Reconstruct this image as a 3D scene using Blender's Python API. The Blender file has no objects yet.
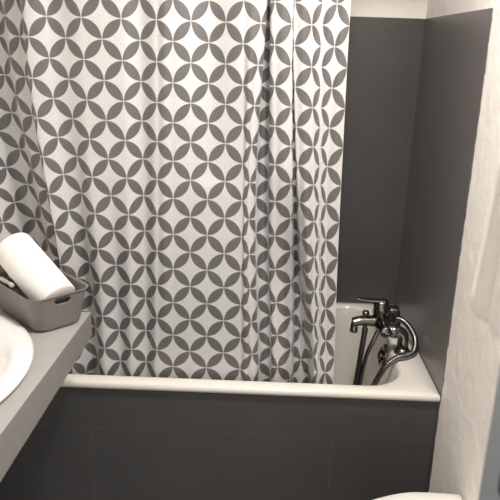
import bpy, bmesh, math, random
from mathutils import Vector, Matrix
PI = math.pi
random.seed(4)
sc = bpy.context.scene
COL = sc.collection
sc.view_settings.view_transform = 'Standard'
sc.view_settings.look = 'None'

# ------------------------------------------------------------------ helpers
def obj(name, bm, mat, parent=None, smooth=True, kind=None):
    bmesh.ops.recalc_face_normals(bm, faces=bm.faces[:])
    me = bpy.data.meshes.new(name)
    bm.to_mesh(me); bm.free()
    for p in me.polygons: p.use_smooth = smooth
    o = bpy.data.objects.new(name, me)
    COL.objects.link(o)
    if mat: me.materials.append(mat)
    if parent: 
        o.parent = parent
        o.matrix_parent_inverse = Matrix.Translation(-parent.location) if parent.type == 'EMPTY' else Matrix.Identity(4)
    if kind: o['kind'] = kind
    return o

def thing(name, label, cat, loc, group=None):
    o = bpy.data.objects.new(name, None); COL.objects.link(o)
    o.location = loc; o.empty_display_size = .02
    o['label'] = label; o['category'] = cat
    if group: o['group'] = group
    return o

def tag(o, label, cat, group=None):
    o['label'] = label; o['category'] = cat
    if group: o['group'] = group
    return o

def sharp(o, deg=35):
    for e in o.data.edges: pass
    m = o.modifiers.new('bevel', 'BEVEL'); m.width = .002; m.segments = 2; m.limit_method = 'ANGLE'; m.angle_limit = math.radians(deg)
    o.data.polygons.foreach_set('use_smooth', [True]*len(o.data.polygons))
    n = o.modifiers.new('wn', 'WEIGHTED_NORMAL'); n.keep_sharp = True
    return o

def add_box(bm, x0, x1, y0, y1, z0, z1):
    vs = [bm.verts.new((x, y, z)) for x in (x0, x1) for y in (y0, y1) for z in (z0, z1)]
    for f in ((0,1,3,2),(4,6,7,5),(0,4,5,1),(2,3,7,6),(0,2,6,4),(1,5,7,3)):
        bm.faces.new([vs[i] for i in f])
    return vs

def box(*a):
    bm = bmesh.new(); add_box(bm, *a); return bm

def loft(bm, rings, cap0=True, cap1=True, closed=True):
    R = [[bm.verts.new(p) for p in r] for r in rings]
    n = len(R[0])
    for a, b in zip(R, R[1:]):
        for i in range(n if closed else n-1):
            j = (i+1) % n
            bm.faces.new((a[i], a[j], b[j], b[i]))
    if cap0: bm.faces.new(R[0][::-1])
    if cap1: bm.faces.new(R[-1])
    return R

def frame_of(t):
    t = t.normalized()
    up = Vector((0, 0, 1)) if abs(t.z) < .95 else Vector((0, 1, 0))
    a = t.cross(up).normalized(); b = a.cross(t).normalized()
    return a, b

def add_tube(bm, pts, rad, n=16, caps=True, ribs=None):
    """sweep a circle along a polyline with parallel-transported frames"""
    pts = [Vector(p) for p in pts]
    if not hasattr(rad, '__len__'): rad = [rad]*len(pts)
    a = None; rings = []
    for i, p in enumerate(pts):
        t = (pts[min(i+1, len(pts)-1)] - pts[max(i-1, 0)]).normalized()
        if a is None: a, b = frame_of(t)
        else:
            a = (a - t*a.dot(t)).normalized(); b = a.cross(t)
        rings.append([p + (a*math.cos(2*PI*k/n) + b*math.sin(2*PI*k/n))*rad[i] for k in range(n)])
    return loft(bm, rings, caps, caps)

def smooth_path(ctrl, sub=10):
    """Catmull-Rom through the control points"""
    c = [Vector(p) for p in ctrl]
    c = [2*c[0]-c[1]] + c + [2*c[-1]-c[-2]]
    out = []
    for i in range(1, len(c)-2):
        p0, p1, p2, p3 = c[i-1:i+3]
        for k in range(sub):
            t = k/sub
            out.append(.5*((2*p1)+(p2-p0)*t+(2*p0-5*p1+4*p2-p3)*t*t+(3*p1-p0-3*p2+p3)*t**3))
    out.append(c[-2])
    return out

def add_lathe(bm, base, axis, prof, n=32):
    """prof: list of (distance along axis, radius)"""
    base = Vector(base); axis = Vector(axis).normalized(); a, b = frame_of(axis)
    rings = [[base + axis*h + (a*math.cos(2*PI*k/n)+b*math.sin(2*PI*k/n))*max(r, 1e-4) for k in range(n)] for h, r in prof]
    return loft(bm, rings)

def rrect(cx, cy, hx, hy, r, z, seg=8, ang=0.0):
    """rounded rectangle ring, rotated by ang about its centre"""
    out = []
    for sx, sy, a0 in ((1,1,0),(-1,1,PI/2),(-1,-1,PI),(1,-1,3*PI/2)):
        for k in range(seg+1):
            a = a0 + (PI/2)*k/seg
            x = sx*(hx-r) + r*math.cos(a); y = sy*(hy-r) + r*math.sin(a)
            out.append((cx + x*math.cos(ang)-y*math.sin(ang), cy + x*math.sin(ang)+y*math.cos(ang), z))
    return out

# ------------------------------------------------------------------ materials
def mat(name, col, rough=.5, metal=0.0, noise=None, bump=None, spec=.5, coat=0, sheen=0):
    m = bpy.data.materials.new(name); m.use_nodes = True
    nt = m.node_tree; b = nt.nodes['Principled BSDF']
    b.inputs['Base Color'].default_value = (*col, 1)
    b.inputs['Roughness'].default_value = rough; b.inputs['Metallic'].default_value = metal
    b.inputs['Specular IOR Level'].default_value = spec
    b.inputs['Coat Weight'].default_value = coat
    b.inputs['Sheen Weight'].default_value = sheen
    tc = nt.nodes.new('ShaderNodeTexCoord')
    if noise:
        sca, amt = noise
        n = nt.nodes.new('ShaderNodeTexNoise'); n.inputs['Scale'].default_value = sca; n.inputs['Detail'].default_value = 5
        nt.links.new(tc.outputs['Object'], n.inputs['Vector'])
        r = nt.nodes.new('ShaderNodeMapRange'); r.inputs[1].default_value = .25; r.inputs[2].default_value = .75
        r.inputs[3].default_value = 1-amt; r.inputs[4].default_value = 1+amt
        nt.links.new(n.outputs['Fac'], r.inputs[0])
        mx = nt.nodes.new('ShaderNodeVectorMath'); mx.operation = 'SCALE'
        mx.inputs[0].default_value = col; nt.links.new(r.outputs[0], mx.inputs['Scale'])
        nt.links.new(mx.outputs[0], b.inputs['Base Color'])
    if bump:
        sca, dist, stren = bump
        n = nt.nodes.new('ShaderNodeTexNoise'); n.inputs['Scale'].default_value = sca; n.inputs['Detail'].default_value = 6
        n.inputs['Roughness'].default_value = .6
        nt.links.new(tc.outputs['Object'], n.inputs['Vector'])
        bp = nt.nodes.new('ShaderNodeBump'); bp.inputs['Distance'].default_value = dist; bp.inputs['Strength'].default_value = stren
        nt.links.new(n.outputs['Fac'], bp.inputs['Height']); nt.links.new(bp.outputs[0], b.inputs['Normal'])
    return m

def N(nt, op, a, b=None, c=None):
    n = nt.nodes.new('ShaderNodeMath'); n.operation = op
    for i, v in enumerate((a, b, c)):
        if v is None: continue
        if isinstance(v, (int, float)): n.inputs[i].default_value = v
        else: nt.links.new(v, n.inputs[i])
    return n.outputs[0]

def tile_mat(name, col, grout, axis, du, u0, dv, v0, rough, width=.003, amt=.06, bumpd=.0012, bond=False):
    """large dark tiles with thin joints; axis picks the wall's horizontal coordinate"""
    m = bpy.data.materials.new(name); m.use_nodes = True
    nt = m.node_tree; b = nt.nodes['Principled BSDF']
    tc = nt.nodes.new('ShaderNodeTexCoord'); sp = nt.nodes.new('ShaderNodeSeparateXYZ')
    nt.links.new(tc.outputs['Object'], sp.inputs[0])
    u = sp.outputs[axis]; v = sp.outputs[2]
    def line(c, d, o):
        f = N(nt, 'FRACT', N(nt, 'ADD', N(nt, 'DIVIDE', N(nt, 'SUBTRACT', c, o), d), .5))
        return N(nt, 'LESS_THAN', N(nt, 'ABSOLUTE', N(nt, 'SUBTRACT', f, .5)), width*.5/d)
    lu = line(u, du, u0)
    if bond: lu = N(nt, 'MULTIPLY', lu, N(nt, 'LESS_THAN', v, v0))
    g = N(nt, 'MAXIMUM', lu, line(v, dv, v0))
    n = nt.nodes.new('ShaderNodeTexNoise'); n.inputs['Scale'].default_value = 7; n.inputs['Detail'].default_value = 8
    nt.links.new(tc.outputs['Object'], n.inputs['Vector'])
    r = nt.nodes.new('ShaderNodeMapRange'); r.inputs[1].default_value = .3; r.inputs[2].default_value = .7
    r.inputs[3].default_value = 1-amt; r.inputs[4].default_value = 1+amt
    nt.links.new(n.outputs['Fac'], r.inputs[0])
    sc_ = nt.nodes.new('ShaderNodeVectorMath'); sc_.operation = 'SCALE'; sc_.inputs[0].default_value = col
    nt.links.new(r.outputs[0], sc_.inputs['Scale'])
    mx = nt.nodes.new('ShaderNodeMix'); mx.data_type = 'RGBA'
    nt.links.new(g, mx.inputs[0]); nt.links.new(sc_.outputs[0], mx.inputs[6]); mx.inputs[7].default_value = (*grout, 1)
    nt.links.new(mx.outputs[2], b.inputs['Base Color'])
    b.inputs['Roughness'].default_value = rough
    n2 = nt.nodes.new('ShaderNodeTexNoise'); n2.inputs['Scale'].default_value = 90; n2.inputs['Detail'].default_value = 3
    nt.links.new(tc.outputs['Object'], n2.inputs['Vector'])
    bp = nt.nodes.new('ShaderNodeBump'); bp.inputs['Distance'].default_value = bumpd; bp.inputs['Strength'].default_value = .4
    nt.links.new(N(nt, 'SUBTRACT', N(nt, 'MULTIPLY', n2.outputs['Fac'], .25), g), bp.inputs['Height'])
    nt.links.new(bp.outputs[0], b.inputs['Normal'])
    return m

def curtain_mat(ds, dt, s0, t0):
    m = bpy.data.materials.new('curtain_cloth'); m.use_nodes = True
    nt = m.node_tree; b = nt.nodes['Principled BSDF']
    uv = nt.nodes.new('ShaderNodeTexCoord'); sp = nt.nodes.new('ShaderNodeSeparateXYZ')
    nt.links.new(uv.outputs['UV'], sp.inputs[0])
    s = N(nt, 'DIVIDE', N(nt, 'SUBTRACT', sp.outputs[0], s0), ds); t = N(nt, 'DIVIDE', N(nt, 'SUBTRACT', sp.outputs[1], t0), dt)
    u = N(nt, 'ADD', s, t); v = N(nt, 'SUBTRACT', t, s)
    a = N(nt, 'ABSOLUTE', N(nt, 'SUBTRACT', N(nt, 'FRACT', u), .5))
    c = N(nt, 'ABSOLUTE', N(nt, 'SUBTRACT', N(nt, 'FRACT', v), .5))
    M = N(nt, 'MAXIMUM', a, c); mi = N(nt, 'MINIMUM', a, c)
    om = N(nt, 'SUBTRACT', 1.0, M)
    d = N(nt, 'ADD', N(nt, 'MULTIPLY', om, om), N(nt, 'MULTIPLY', mi, mi))
    r = nt.nodes.new('ShaderNodeMapRange'); r.interpolation_type = 'SMOOTHSTEP'
    r.inputs[1].default_value = .465; r.inputs[2].default_value = .50; r.inputs[3].default_value = 1; r.inputs[4].default_value = 0
    nt.links.new(d, r.inputs[0])
    # woven grain
    n = nt.nodes.new('ShaderNodeTexNoise'); n.inputs['Scale'].default_value = 160; n.inputs['Detail'].default_value = 2
    nt.links.new(uv.outputs['UV'], n.inputs['Vector'])
    mx = nt.nodes.new('ShaderNodeMix'); mx.data_type = 'RGBA'
    nt.links.new(r.outputs[0], mx.inputs[0])
    mx.inputs[6].default_value = (.615, .60, .592, 1); mx.inputs[7].default_value = (.112, .104, .100, 1)
    k = nt.nodes.new('ShaderNodeMapRange'); k.inputs[1].default_value = .3; k.inputs[2].default_value = .7; k.inputs[3].default_value = .94; k.inputs[4].default_value = 1.06
    nt.links.new(n.outputs['Fac'], k.inputs[0])
    sv = nt.nodes.new('ShaderNodeVectorMath'); sv.operation = 'SCALE'
    nt.links.new(mx.outputs[2], sv.inputs[0]); nt.links.new(k.outputs[0], sv.inputs['Scale'])
    nt.links.new(sv.outputs[0], b.inputs['Base Color'])
    b.inputs['Roughness'].default_value = .45
    b.inputs['Specular IOR Level'].default_value = .9
    b.inputs['Sheen Weight'].default_value = .25; b.inputs['Sheen Roughness'].default_value = .4
    bp = nt.nodes.new('ShaderNodeBump'); bp.inputs['Distance'].default_value = .0006; bp.inputs['Strength'].default_value = .3
    nt.links.new(n.outputs['Fac'], bp.inputs['Height']); nt.links.new(bp.outputs[0], b.inputs['Normal'])
    return m

PLASTER = mat('plaster', (.92, .872, .81), .85, noise=(3, .03), bump=(22, .012, .35))
PAINT = mat('ceiling_paint', (.85, .83, .79), .9)
FLOOR = tile_mat('floor_tile', (.30, .28, .26), (.2, .19, .18), 0, .4, 0, .4, 0, .4)
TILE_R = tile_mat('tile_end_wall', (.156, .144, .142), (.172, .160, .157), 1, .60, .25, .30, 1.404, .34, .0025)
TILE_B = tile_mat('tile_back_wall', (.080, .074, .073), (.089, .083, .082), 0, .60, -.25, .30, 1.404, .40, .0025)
TILE_P = tile_mat('tile_tub_panel', (.068, .0655, .0655), (.092, .088, .086), 0, .72, -.302, .30, .392, .42, .0030, bond=True)
ENAMEL = mat('tub_enamel', (.86, .81, .74), .16, coat=.3)
CERAMIC = mat('ceramic', (.90, .88, .85), .10, coat=.4)
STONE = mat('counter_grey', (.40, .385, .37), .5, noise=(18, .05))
EDGE = mat('counter_edge_shade', (.235, .222, .212), .5, noise=(18, .05))  # counter grey darkened: shade of the front face put into the colour
CHROME = mat('chrome', (.26, .25, .24), .14, 1.0)
HOSE = mat('hose_metal', (.26, .25, .24), .25, 1.0)
BLACKP = mat('dark_chrome', (.10, .097, .095), .25, .8)
BASKET = mat('basket_plastic', (.205, .18, .168), .5, bump=(260, .0006, .3))
PAPER = mat('paper', (.92, .89, .84), .95, bump=(70, .0015, .4))
CARD = mat('cardboard', (.45, .36, .27), .9)
POUCH = mat('black_fabric', (.012, .012, .014), .7, bump=(120, .001, .4))
PALE = mat('pale_plastic', (.62, .57, .52), .5)
SEAT = mat('toilet_plastic', (.90, .87, .83), .22)
DOOR = mat('door_paint', (.33, .365, .39), .35, noise=(5, .05))
BLACK = mat('black_handle', (.008, .008, .009), .4)
TOWEL = mat('towel', (.83, .78, .71), .95, bump=(150, .002, .7), sheen=.3)

# ------------------------------------------------------------------ room shell
XL = -1.69; YB = .70; YE = -1.92; ZC = 2.42; ZT = 1.604; ZR = .55
obj('floor', box(XL-.1, .1, YE-1.2, YB+.1, -.1, 0), FLOOR, smooth=False, kind='structure')
obj('ceiling', box(XL-.1, .1, YE-.1, YB+.1, ZC, ZC+.1), PAINT, smooth=False, kind='structure')
obj('wall_left', box(XL-.1, XL, YE-.1, YB+.1, 0, ZC), PLASTER, smooth=False, kind='structure')

# plaster of the right wall, a finely divided sheet so that the trowelled surface is real relief
def plaster_sheet():
    bm = bmesh.new()
    from mathutils import noise
    ny, nz = 260, 240
    V = {}
    for i in range(ny+1):
        for j in range(nz+1):
            y = YE + (YB-YE)*i/ny; z = ZC*j/nz
            d = .0009*noise.noise(Vector((y*14, z*14, 3))) + .0012*noise.noise(Vector((y*37, z*29, 7)))
            V[i, j] = bm.verts.new((.0022 + d, y, z))
    for i in range(ny):
        for j in range(nz):
            bm.faces.new((V[i,j], V[i+1,j], V[i+1,j+1], V[i,j+1]))
    # closed behind
    b = [bm.verts.new((.1, y, z)) for y, z in ((YE,0),(YB,0),(YB,ZC),(YE,ZC))]
    bm.faces.new(b)
    edge = ([V[i,0] for i in range(ny+1)], [V[ny,j] for j in range(nz+1)], [V[i,nz] for i in range(ny,-1,-1)], [V[0,j] for j in range(nz,-1,-1)])
    for k, e in enumerate(edge):
        bm.faces.new(e + [b[(k+1) % 4], b[k]])
    return bm
wr = obj('wall_right', plaster_sheet(), PLASTER, kind='structure')
wb = obj('wall_back', box(XL-.1, .1, YB+.006, YB+.12, 0, ZC), PLASTER, smooth=False, kind='structure')
# tile cladding of the alcove, slightly proud of the plaster
def ragged_tile():
    bm = bmesh.new(); rng = random.Random(9); n = 110
    rows = []
    for k in range(n+1):
        z = .02 + (ZT-.02)*k/n
        e = .0022*rng.uniform(-1, 1) + (.003*math.sin(z*17) if z < .6 else .001*math.sin(z*9))
        rows.append([(0, e, z), (0, YB+.003, z), (.03, YB+.003, z), (.03, e, z)])
    loft(bm, rows); return bm
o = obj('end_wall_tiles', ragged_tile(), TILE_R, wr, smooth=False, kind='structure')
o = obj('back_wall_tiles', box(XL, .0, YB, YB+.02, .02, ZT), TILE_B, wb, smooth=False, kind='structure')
# wall with the doorway the picture is taken from
for nm, a in (('wall_front', (XL, -1.12, YE-.1, YE, 0, ZC)), ('wall_front', (-.20, .0, YE-.1, YE, 0, ZC)), ('wall_front', (-1.12, -.20, YE-.1, YE, 2.06, ZC))):
    obj(nm, box(*a), PLASTER, smooth=False, kind='structure')

# ------------------------------------------------------------------ bathtub
def bathtub():
    bm = bmesh.new()
    x0, x1, y0, y1 = XL+.002, -.0006, -.005, YB-.002
    cx, cy, hx, hy = (x0+x1)/2, (y0+y1)/2, (x1-x0)/2, (y1-y0)/2
    ix0, ix1, iy0, iy1 = XL+.07, -.088, .043, .665
    def inn(d, z, r):
        return rrect((ix0+ix1)/2, (iy0+iy1)/2, (ix1-ix0)/2-d, (iy1-iy0)/2-d, r, z, 10)
    rings = [rrect(cx, cy, hx-.03, hy-.03, .01, ZR-.019, 10), rrect(cx, cy, hx-.001, hy-.001, .004, ZR-.019, 10),
             rrect(cx, cy, hx, hy, .004, ZR-.012, 10), rrect(cx, cy, hx-.0008, hy-.0008, .004, ZR-.004, 10),
             rrect(cx, cy, hx-.004, hy-.004, .004, ZR, 10),
             inn(-.006, ZR+.001, .125), inn(-.001, ZR-.001, .12), inn(.004, ZR-.006, .118), inn(.008, ZR-.016, .115)]
    for k in range(1, 9):
        t = k/8
        rings.append(inn(.008+.05*t, ZR-.016-.33*t, .115))
    rings += [inn(.075, .180, .11), inn(.10, .165, .10), inn(.14, .160, .09)]
    loft(bm, rings, False, True)
    return bm
tub = thing('bathtub', 'cream white built-in bathtub behind dark grey tiled panel, below shower curtain', 'bathtub', (-.8, .35, 0))
obj('tub_body', bathtub(), ENAMEL, tub)
# chrome overflow on the tap end
ov = bmesh.new()
axis = Vector((-1, 0, .16))
add_lathe(ov, (-.095, .335, .502), axis, [(0, .041), (.012, .041), (.017, .038), (.018, .030), (.012, .028), (.012, .001)], 32)
oc = obj('overflow_cover', ov, CHROME, tub); oc['label'] = 'round chrome overflow cover'
kb = bmesh.new(); add_lathe(kb, (-.107, .335, .504), axis, [(0, .018), (.013, .017), (.017, .012), (.018, .001)], 24)
obj('overflow_knob', kb, CHROME, oc)
# tiled panel under the rim
obj('wall_tub_front', box(XL, -.001, .006, .04, .0, ZR-.0195), TILE_P, smooth=False, kind='structure')

# ------------------------------------------------------------------ bath mixer on two pillars
mx = thing('bath_mixer', 'chrome bath mixer tap with lever and hose on the tub end ledge', 'tap', (-.06, .335, ZR))
ys = (.268, .402); zb = .628
body = bmesh.new()
add_tube(body, [(-.122, y, zb) for y in (ys[0]-.022, ys[0]-.018, ys[0]+.02, .30, .37, ys[1]-.02, ys[1]+.018, ys[1]+.022)],
         [.016, .019, .020, .026, .026, .020, .019, .016], 28)
obj('mixer_body', body, CHROME, mx)
for y in ys:
    el = bmesh.new()
    pth = [(-.060, y, ZR+.002), (-.060, y, ZR+.03), (-.060, y, zb-.03)] + \
          [(-.060-.024*(1-math.cos(a)), y, zb-.024+.024*math.sin(a)) for a in (PI/8, PI/4, 3*PI/8, PI/2)] + [(-.10, y, zb), (-.118, y, zb)]
    add_tube(el, pth, [.0185]*len(pth), 20)
    e = obj('pillar_elbow', el, CHROME, mx)
    fl = bmesh.new(); add_lathe(fl, (-.060, y, ZR+.0005), (0,0,1), [(0, .0265), (.008, .0265), (.014, .023), (.02, .0195)], 28)
    obj('flange', fl, CHROME, e)
    nu = bmesh.new(); add_lathe(nu, (-.082, y, zb), (-1,0,0), [(0, .0185), (.002, .021), (.020, .021), (.022, .0185)], 6)
    obj('union_nut', nu, CHROME, e)
sp = bmesh.new()
spath = smooth_path([(-.115, .335, zb), (-.150, .332, zb+.004), (-.190, .328, zb+.006), (-.222, .325, zb)], 8)
rings = []
for i, p in enumerate(spath):
    t = i/(len(spath)-1); w = .023-.005*t; h = .0205-.0055*t
    rings.append([(p.x, p.y + w*math.cos(2*PI*k/20), p.z + h*math.sin(2*PI*k/20)) for k in range(20)])
loft(sp, rings)
spo = obj('spout', sp, CHROME, mx)
ae = bmesh.new(); add_lathe(ae, (-.213, .326, zb-.004), (-.05,0,-1), [(0, .012), (.018, .012), (.020, .0135), (.030, .0135), (.031, .010), (.028, .009)], 24)
obj('aerator', ae, CHROME, spo)
dv = bmesh.new(); add_lathe(dv, (-.178, .33, zb+.012), (0,0,1), [(0, .006), (.014, .006), (.015, .011), (.023, .012), (.028, .010), (.029, .002)], 20)
obj('diverter_knob', dv, CHROME, mx)
ca = bmesh.new(); add_lathe(ca, (-.126, .335, zb+.005), (-.04,0,1), [(0, .029), (.03, .025), (.034, .0265), (.064, .0255), (.072, .022), (.076, .012), (.077, .001)], 28)
obj('cartridge_housing', ca, CHROME, mx)
lv = bmesh.new()
lp = smooth_path([(-.116, .335, zb+.0765), (-.150, .334, zb+.078), (-.185, .332, zb+.081), (-.211, .330, zb+.0845)], 6)
rings = []
for i, p in enumerate(lp):
    t = i/(len(lp)-1); w = .020*(1-t)+.009*t; h = .007*(1-t)+.0028*t
    rings.append([(p.x, p.y + w*math.cos(2*PI*k/16), p.z + h*math.sin(2*PI*k/16)) for k in range(16)])
loft(lv, rings)
obj('lever', lv, CHROME, mx)
def ribbed(ctrl, r, sub=26):
    bm = bmesh.new(); p = smooth_path(ctrl, sub)
    add_tube(bm, p, [r*(1+.10*math.sin(i*1.6)) for i in range(len(p))], 14); return bm
# the hose leaves the back of the mixer, loops by the wall, crosses the ledge and drops into the tub
h1 = obj('shower_hose', ribbed([(-.070, .395, .618), (-.045, .370, .622), (-.025, .335, .610), (-.0145, .295, .588), (-.026, .250, .567), (-.055, .222, .5625), (-.092, .205, .5605),
                           (-.126, .200, .528), (-.150, .225, .45), (-.172, .25, .36), (-.185, .28, .26), (-.215, .31, .192), (-.30, .35, .176), (-.42, .36, .176)], .0096), HOSE, mx)
h1['label'] = 'ribbed metal shower hose looping over the ledge'
h2 = bmesh.new()
add_tube(h2, smooth_path([(-.128, .325, .612), (-.145, .315, .575), (-.165, .31, .52), (-.178, .30, .45), (-.187, .29, .36), (-.19, .27, .26)], 8), .0075, 12)
obj('shower_hose', h2, HOSE, mx)
h3 = bmesh.new()
add_tube(h3, smooth_path([(-.178, .325, .622), (-.178, .322, .595), (-.186, .31, .52), (-.196, .295, .42), (-.204, .285, .33), (-.208, .28, .22)], 8),
         [.007]*5+[.010]*4+[.0095]*8+[.009]*10+[.012]*14, 14)
hs = obj('handset_holder', h3, BLACKP, mx); hs['label'] = 'dark hanging hand shower stem'
hb = bmesh.new()
loft(hb, [rrect(-.072, .400, .021-.004*(k in (0, 5)), .022-.004*(k in (0, 5)), .010, .596+.0125*k, 5) for k in range(6)])
obj('hose_bracket', hb, BLACKP, mx)

# ------------------------------------------------------------------ shower curtain
DS, DT = .1000, .1034                    # width and height of one repeat of the print
XA = -.784; ZA = 1.399                   # a knot of the print in the flat middle
# folds: where the printed columns (half repeats) stand along the rod, at five heights
COLS = [-14, -12, -9, -7, -5, -4, 0, 1, 4, 5, 6, 7, 8, 9, 10, 11]
HANG = [
(1.558, [-1.200, -1.157, -1.02, -0.916, -0.825, -0.783, -0.604, -0.556, -0.525, -0.482, -0.475, -0.432, -0.406, -0.404, -0.368, -0.334]),
(1.359, [-1.190, -1.155, -1.012, -0.915, -0.826, -0.784, -0.599, -0.567, -0.514, -0.472, -0.46, -0.415, -0.395, -0.392, -0.367, -0.329]),
(1.145, [-1.16, -1.135, -1.008, -0.912, -0.828, -0.784, -0.594, -0.576, -0.505, -0.462, -0.441, -0.399, -0.384, -0.38, -0.366, -0.324]),
(0.909, [-1.121, -1.11, -0.997, -0.907, -0.831, -0.785, -0.592, -0.569, -0.495, -0.447, -0.416, -0.382, -0.372, -0.366, -0.351, -0.318]),
(0.568, [-1.102, -1.09, -0.99, -0.911, -0.835, -0.787, -0.585, -0.546, -0.47, -0.43, -0.397, -0.365, -0.352, -0.346, -0.328, -0.303])]
SIGN = ['step', 1, 1, 1, -1, 1, -1, 1, -1, 1, -1, -1, 1, -1, -1]      # + recess, - bulge towards the room
def lerp_row(z):
    if z >= HANG[0][0]: return HANG[0][1]
    for (za, a), (zb_, b) in zip(HANG, HANG[1:]):
        if z >= zb_:
            t = (za-z)/(za-zb_); return [p+(q-p)*t for p, q in zip(a, b)]
    return HANG[-1][1]
def hang_row(z):
    rows = [lerp_row(z+d) for d in (-.12, -.08, -.04, 0, .04, .08, .12)]
    return [sum(c)/len(c) for c in zip(*rows)]
def bessel0(A): return sum(math.cos(A*math.sin(2*PI*(k+.5)/64)) for k in range(64))/64
TABLE = [(2.35*i/200, bessel0(2.35*i/200)) for i in range(201)]
def amp(rho):
    for A, j in TABLE:
        if j <= rho: return A
    return 2.35
def curtain():
    bm = bmesh.new(); uvl = bm.loops.layers.uv.new('UVMap')
    ZTOP, ZBOT, nz = 2.0, .40, 84
    per = 24                              # steps per printed column
    grid = []
    for j in range(nz+1):
        z = ZTOP + (ZBOT-ZTOP)*j/nz
        X = hang_row(z)
        pts = [(X[0], 0.0, COLS[0])]
        for i in range(len(COLS)-1):
            n = (COLS[i+1]-COLS[i])*per; L = (COLS[i+1]-COLS[i])*DS/2; W = max(X[i+1]-X[i], .0015)
            rho = min(1, W/L/.95)
            y = pts[-1][1]; x = X[i]
            if SIGN[i] == 'step':
                phis = [-1.40*math.sin(PI*(k+.5)/n)**2*(.55+.45*min(1, max(0, (1.7-z)/.5))) for k in range(n)]
            else:
                A = amp(rho)*SIGN[i] if SIGN[i] > 0 else -min(amp(rho), 1.2 if i in (6, 10) else .45)
                phis = [A*math.sin(2*PI*(k+.5)/n) for k in range(n)]
            tx = sum(math.cos(p) for p in phis); k_ = W/tx if tx > .05*n else L/n
            ky = min(k_, L/n*1.05) if SIGN[i] != 'step' else L/n
            for k, p in enumerate(phis):
                x += k_*math.cos(p); y += ky*math.sin(p)
                pts.append((x, y, COLS[i]+(k+1)/per))
        # carry on to the left, out of sight, in loose waves
        x, y, c = pts[0]; left = []
        for k in range(int(11.5*per)):
            q = k/per
            p = .95*math.sin(2*PI*q/4.4)*min(1, q/.6)
            x -= DS/2/per*math.cos(p); y += DS/2/per*math.sin(p); left.append((x, y, c-(k+1)/per))
        row = left[::-1]+pts
        yR = pts[-1][1]
        deep = .090*min(1, max(0, (1.16-z)/.30)); cp = 5.5+max(0, .95-z)*2.4   # low down a wide pocket opens behind the last flap
        def pocket(c):
            if c < 2.2 or c > cp+.9: return 0
            return deep*((c-2.2)/(cp-2.2))**1.6 if c < cp else deep*(.5+.5*math.cos(PI*(c-cp)/.9))
        row = [(px, max(py-yR, -.0195)+pocket(c), c) for px, py, c in row]
        base = .0705
        grid.append([(bm.verts.new((px, base+py, z)), XA + (c+4)*DS/2, z) for px, py, c in row])
    for ra, rb in zip(grid, grid[1:]):
        for i in range(len(ra)-1):
            q = (ra[i], ra[i+1], rb[i+1], rb[i])
            f = bm.faces.new([v[0] for v in q])
            for lp_, v in zip(f.loops, q): lp_[uvl].uv = (v[1], v[2])
    return bm
cur = obj('shower_curtain', curtain(), curtain_mat(DS, DT, XA, ZA))
tag(cur, 'white shower curtain with grey overlapping circle petals hanging inside the tub', 'shower curtain')
sm = cur.modifiers.new('thickness', 'SOLIDIFY'); sm.thickness = .0012; sm.offset = 1
rod = bmesh.new(); add_tube(rod, [(XL, .072, 2.012), (-.9, .072, 2.012), (0, .072, 2.012)], .0125, 20)
obj('trim_1', rod, CHROME, kind='structure')

# ------------------------------------------------------------------ counter, basin
ZK = .800; TK = .071; XK = -.988; YK = -.07
BX, BY, BA, BB = -1.337, -.462, .305, .355
def counter():
    bm = bmesh.new(); n = 128
    x0, x1, y0, y1 = XL+.001, XK, -1.30, YK
    def edge(a):
        c, s = math.cos(a), math.sin(a); t = 9
        if c > 1e-9: t = min(t, (x1-BX)/c)
        if c < -1e-9: t = min(t, (x0-BX)/c)
        if s > 1e-9: t = min(t, (y1-BY)/s)
        if s < -1e-9: t = min(t, (y0-BY)/s)
        return BX+c*t, BY+s*t
    angs = sorted([2*PI*k/n for k in range(n)] + [math.atan2(y-BY, x-BX) % (2*PI) for x in (x0, x1) for y in (y0, y1)])
    out = [edge(a) for a in angs]; inn = [(BX+BA*.80*math.cos(a), BY+BB*.80*math.sin(a)) for a in angs]
    skew = lambda x, y, z: x + ((.033 if z > ZK-.01 else .012)*(y-YK) if x > XK-.01 else 0)      # the front edge runs slightly out of square
    O = lambda z: [(skew(x, y, z), y, z) for x, y in out]
    I = lambda z: [(x, y, z) for x, y in inn]
    R = loft(bm, [I(ZK-TK), O(ZK-TK), O(ZK), I(ZK)], False, False)
    m = len(angs)
    for i in range(m):
        j = (i+1) % m
        bm.faces.new((R[3][i], R[3][j], R[0][j], R[0][i]))
    return bm
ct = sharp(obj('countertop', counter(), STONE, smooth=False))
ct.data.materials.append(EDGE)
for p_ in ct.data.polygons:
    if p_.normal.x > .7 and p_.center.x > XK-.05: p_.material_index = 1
tag(ct, 'grey wall-hung vanity countertop slab carrying the white basin', 'countertop')
def basin():
    bm = bmesh.new(); n = 96
    E = lambda k, z, sx=0: [(BX+sx+BA*k*math.cos(2*PI*i/n), BY+BB*k*math.sin(2*PI*i/n), z) for i in range(n)]
    z = ZK
    loft(bm, [E(.05, z-.150), E(.35, z-.146), E(.60, z-.11), E(.74, z-.05), E(.775, z-.002), E(.80, z+.0005), E(.965, z+.001), E(.985, z+.004), E(1.0, z+.010), E(1.0, z+.015),
              E(.985, z+.020), E(.95, z+.0225), E(.89, z+.023), E(.86, z+.0205), E(.83, z+.016), E(.79, z+.006), E(.70, z-.016),
              E(.60, z-.042), E(.48, z-.074), E(.34, z-.104), E(.2, z-.128), E(.075, z-.136)])
    return bm
bs = thing('wash_basin', 'white oval wash basin with wide rim set in the grey countertop', 'basin', (BX, BY, ZK))
obj('bowl', basin(), CERAMIC, bs)
dr = bmesh.new(); add_lathe(dr, (BX, BY, ZK-.137), (0,0,1), [(0, .03), (.004, .03), (.006, .026), (.003, .02), (.003, .002)], 28)
obj('drain', dr, CHROME, bs)

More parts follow.
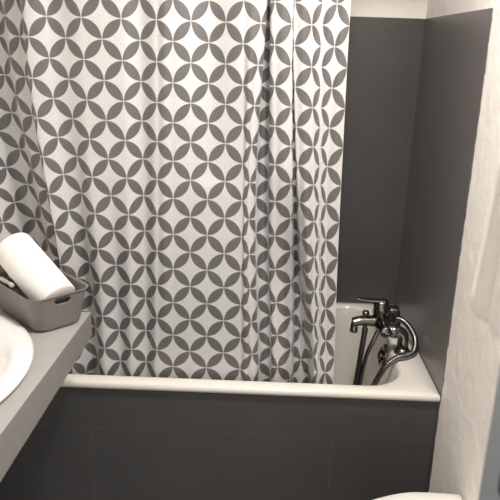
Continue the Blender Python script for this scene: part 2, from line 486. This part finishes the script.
# ------------------------------------------------------------------ basket, paper roll and what else lies in it
ang = math.radians(46); U = Vector((math.cos(ang), math.sin(ang), 0)); V_ = Vector((-math.sin(ang), math.cos(ang), 0))
C0 = Vector((-1.083, -.242, 0)); C1 = Vector((-.970, -.138, 0))
HL = .126; HW = .080
CB = (C0+C1)/2 + V_*HL - V_*.004
ZBK = .100
def basket():
    bm = bmesh.new(); seg = 8; nr = 22
    rows = []
    for k in range(nr+1):
        t = k/nr
        e = .017*(1-t) + (.006*(1-t/.08)**2 if t < .08 else 0) - (.004 if t > .97 else 0)
        # pts: dense along the straight short side so the hand slot can be cut
        hx, hy, r = HW-e, HL-e, .032
        ring = []
        for sx, sy, a0 in ((1,1,0),(-1,1,PI/2),(-1,-1,PI),(1,-1,3*PI/2)):
            for q in range(seg+1):
                a = a0+(PI/2)*q/seg; ring.append((sx*(hx-r)+r*math.cos(a), sy*(hy-r)+r*math.sin(a)))
            if (sx, sy) == (-1, -1) or (sx, sy) == (1, 1):
                a_ = ring[-1]; b_ = ((hx-r), -hy) if sx < 0 else (-(hx-r), hy)
                for q in range(1, 24): ring.append((a_[0]+(b_[0]-a_[0])*q/24, a_[1]+(b_[1]-a_[1])*q/24))
        rows.append([bm.verts.new(Vector((CB.x, CB.y, 0)) + U*x + V_*y + Vector((0, 0, ZK+.003+(ZBK-.003)*t))) for x, y in ring])
    n = len(rows[0])
    i0 = [i for i in range(n)]
    st1 = (seg+1) + 0; 
    # index of the first straight point of each short side
    far = seg; near = (seg+1) + 23 + (seg+1) + seg
    for k in range(nr):
        for i in range(n):
            j = (i+1) % n
            cut = False
            for s0 in (far, near):
                q = i - s0
                lim = 5 if k in (17, 18) else 6
                if k in (16, 17, 18, 19) and (6 if k in (17, 18) else 7) <= q < 24-(6 if k in (17, 18) else 7): cut = True
            if not cut: bm.faces.new((rows[k][i], rows[k][j], rows[k+1][j], rows[k+1][i]))
    bm.faces.new(rows[0][::-1])
    return bm
bk = obj('storage_basket', basket(), BASKET)
so = bk.modifiers.new('thickness', 'SOLIDIFY'); so.thickness = .003; so.offset = -1
be = bk.modifiers.new('bevel', 'BEVEL'); be.width = .001; be.segments = 2; be.limit_method = 'ANGLE'
tag(bk, 'taupe grey plastic storage basket with slotted handle on the countertop', 'basket')
# paper roll leaning in it
PB = Vector((-1.047, -.157, .865)); PT = Vector((-1.197, -.046, .968)); rd = .0525
ax = (PT-PB).normalized()
pr = thing('paper_roll', 'thick white paper towel roll leaning in the grey basket', 'paper roll', PB)
bmr = bmesh.new()
L = (PT-PB).length
add_lathe(bmr, PB, ax, [(.0, .019), (0, rd-.003), (.002, rd-.0008), (.004, rd), (L*.5, rd+.0004), (L-.006, rd), (L-.002, rd-.001), (L, rd-.004), (L-.001, .030), (L-.002, .020), (.0, .019)], 56)
obj('paper', bmr, PAPER, pr)
bmc = bmesh.new()
a, b = frame_of(ax)
ri = [[PB+ax*h + (a*math.cos(2*PI*k/32)+b*math.sin(2*PI*k/32))*r for k in range(32)] for h, r in ((.001, .0188), (L-.003, .0188), (L-.003, .0172), (.001, .0172), (.001, .0188))]
loft(bmc, ri, False, False)
obj('cardboard_core', bmc, CARD, pr)
# black pouch and a pale tube under the roll
pc = lambda h: CB - U*(.0425 + .0205*h/.082) + V_*.045
bmp = bmesh.new()
prof = ((0, .80), (.008, .95), (.03, 1.0), (.060, .97), (.076, .85), (.082, .6))
loft(bmp, [rrect(pc(h).x, pc(h).y, .0085*k, .058*(k+.02), .006*k, ZK+.0065+h, 6, ang) for h, k in prof])
tag(obj('pouch', bmp, POUCH), 'small black pouch inside the basket beside the white roll', 'pouch')
pe = lambda h: CB - V_*(.0905 + .014*h/.075)  # added dark insert, stands for the shaded basket interior behind the hand slot
bmg = bmesh.new()
loft(bmg, [rrect(pe(h).x, pe(h).y, .040*k, .0075*k, .006*k, ZK+.0065+h, 6, ang) for h, k in ((0, .85), (.01, 1), (.05, 1), (.066, .94), (.073, .75), (.075, .5))])
tag(obj('slot_shade_insert', bmg, POUCH), 'added dark insert for shade behind the slotted handle of the grey basket', 'shade insert')
tp = CB - U*.0635 + V_*.012 + Vector((0, 0, ZK+.0957))
bmt = bmesh.new()
add_lathe(bmt, tp, V_, [(0, .005), (.001, .0062), (.012, .0062), (.013, .0052), (.05, .0066), (.064, .007), (.066, .006)], 20)
tag(obj('lotion_tube', bmt, PALE), 'little pale tube lying on the black pouch in the basket', 'tube')

# ------------------------------------------------------------------ toilet (only the edge of its lid is in view)
def egg(k, z, n=64, x_off=0):
    """lid outline: straight back at the wall, straight sides, egg-shaped nose towards -x"""
    out = []
    cx, cy, hw = -.125, -.452, .190
    pts = [(-.004, cy+hw-.004), (-.03, cy+hw-.002), (-.08, cy+hw)]
    for i in range(1, n):
        t = PI*i/n
        x = -.10 - .20*math.sin(t) - .12*math.sin(t)**4; y = cy + hw*math.cos(t)
        pts.append((x, y))
    pts += [(-.08, cy-hw), (-.03, cy-hw+.002), (-.004, cy-hw+.004)]
    for x, y in pts:
        out.append((-.02+(x+.02)*(1 if k == 1 else k) if k != 1 else x, cy+(y-cy)*k, z))
    return out
to = thing('toilet', 'white toilet with closed rounded lid against the plaster wall', 'toilet', (-.2, -.452, 0))
bmq = bmesh.new()
loft(bmq, [egg(.55, 0), egg(.56, .08), egg(.60, .18), egg(.78, .28), egg(.93, .35), egg(.96, .375)])
obj('bowl', bmq, CERAMIC, to)
bmq = bmesh.new(); loft(bmq, [egg(.955, .3755), egg(.985, .378), egg(.985, .392), egg(.97, .3955)]); obj('toilet_seat', bmq, SEAT, to)
bmq = bmesh.new(); loft(bmq, [egg(.97, .396), egg(.995, .399), egg(1.0, .410), egg(.99, .417), egg(.96, .421), egg(.80, .4245), egg(.4, .426)]); obj('toilet_lid', bmq, SEAT, to)

# ------------------------------------------------------------------ open door leaf close to the lens, towel hanging on it
dl = sharp(obj('door_1', box(-.280, -.240, -1.86, -1.042, .012, 2.03), DOOR, smooth=False, kind='structure'))
dl.modifiers['bevel'].width = .012; dl.modifiers['bevel'].segments = 5
HY, HZ = -1.170, 1.122
bmh = bmesh.new()
loft(bmh, [rrect(-.283, HY, .0035, .014, .003, HZ-.026, 4), rrect(-.283, HY, .0035, .014, .003, HZ+.026, 4)])
rings = []
for h, k in ((-.0165, .6), (-.015, .9), (-.010, 1), (.010, 1), (.015, .9), (.0165, .6)):
    rings.append([(x, y, HZ+h) for x, y, _ in rrect(-.2972, HY, .0142*k, .0055*k, .0035*k, 0, 5)])
loft(bmh, rings)
hd = obj('thumb_turn', bmh, BLACK, dl); hd['label'] = 'black thumb turn of the door lock'
bmk = bmesh.new()
add_tube(bmk, smooth_path([(-.2805, -1.155, 1.73), (-.31, -1.155, 1.725), (-.332, -1.155, 1.735), (-.336, -1.155, 1.76)], 6), .006, 12)
obj('door_hook', bmk, BLACK, dl)
def towel():
    bm = bmesh.new(); n = 72; rings = []
    for k in range(41):
        t = k/40; z = 1.735 - (1.735-1.262)*t
        wy = .016 + .046*t**.75; wx = .010 + .012*t**.7
        cy = -1.150 + .045*t**.8
        ring = []
        for i in range(n):
            a = 2*PI*i/n
            fold = 1 + .18*math.sin(5*a+.6)*(1-.4*t) + .08*math.sin(9*a)
            ring.append((-.309 + wx*math.cos(a)*fold, cy + wy*math.sin(a)*(1+.04*math.sin(7*a)), z))
        rings.append(ring)
    # blunt hem
    last = rings[-1]
    loft(bm, rings + [[(-.309+(x+.309)*.9, -1.105+(y+1.105)*.97, z-.004) for x, y, z in last]])
    return bm
tw = obj('hand_towel', towel(), TOWEL)
tag(tw, 'cream white towel hanging beside the white plaster wall at the picture edge', 'towel')

# ------------------------------------------------------------------ light
def area(name, loc, size, power, col, rot=(0,0,0), shape='DISK'):
    l = bpy.data.lights.new(name, 'AREA'); l.shape = shape; l.size = size; l.energy = power; l.color = col
    o = bpy.data.objects.new(name, l); COL.objects.link(o); o.location = loc; o.rotation_euler = rot
    return o
area('ceiling_light', (-.37, -.56, 2.32), .22, 25, (1.0, .96, .912))
w = bpy.data.worlds.new('world'); sc.world = w; w.use_nodes = True
w.node_tree.nodes['Background'].inputs[0].default_value = (.97, .98, 1.0, 1)
w.node_tree.nodes['Background'].inputs[1].default_value = 1.6

# ------------------------------------------------------------------ camera
cx, cy, cz, p, yw, rl, F = (-.54335, -1.68774, 1.50173, .30539, .01354, .03281, 652.246)
f = Vector((-math.sin(yw)*math.cos(p), math.cos(yw)*math.cos(p), -math.sin(p)))
r0 = Vector((math.cos(yw), math.sin(yw), 0)); u0 = r0.cross(f)
r = r0*math.cos(rl)+u0*math.sin(rl); u = -r0*math.sin(rl)+u0*math.cos(rl)
cd = bpy.data.cameras.new('camera'); co = bpy.data.objects.new('camera', cd); COL.objects.link(co)
co.matrix_world = Matrix(((r.x, u.x, -f.x, cx), (r.y, u.y, -f.y, cy), (r.z, u.z, -f.z, cz), (0, 0, 0, 1)))
cd.sensor_width = 36; cd.lens = F/500*36; cd.clip_start = .02
cd.dof.use_dof = True; cd.dof.focus_distance = 1.85; cd.dof.aperture_fstop = 7
sc.camera = co
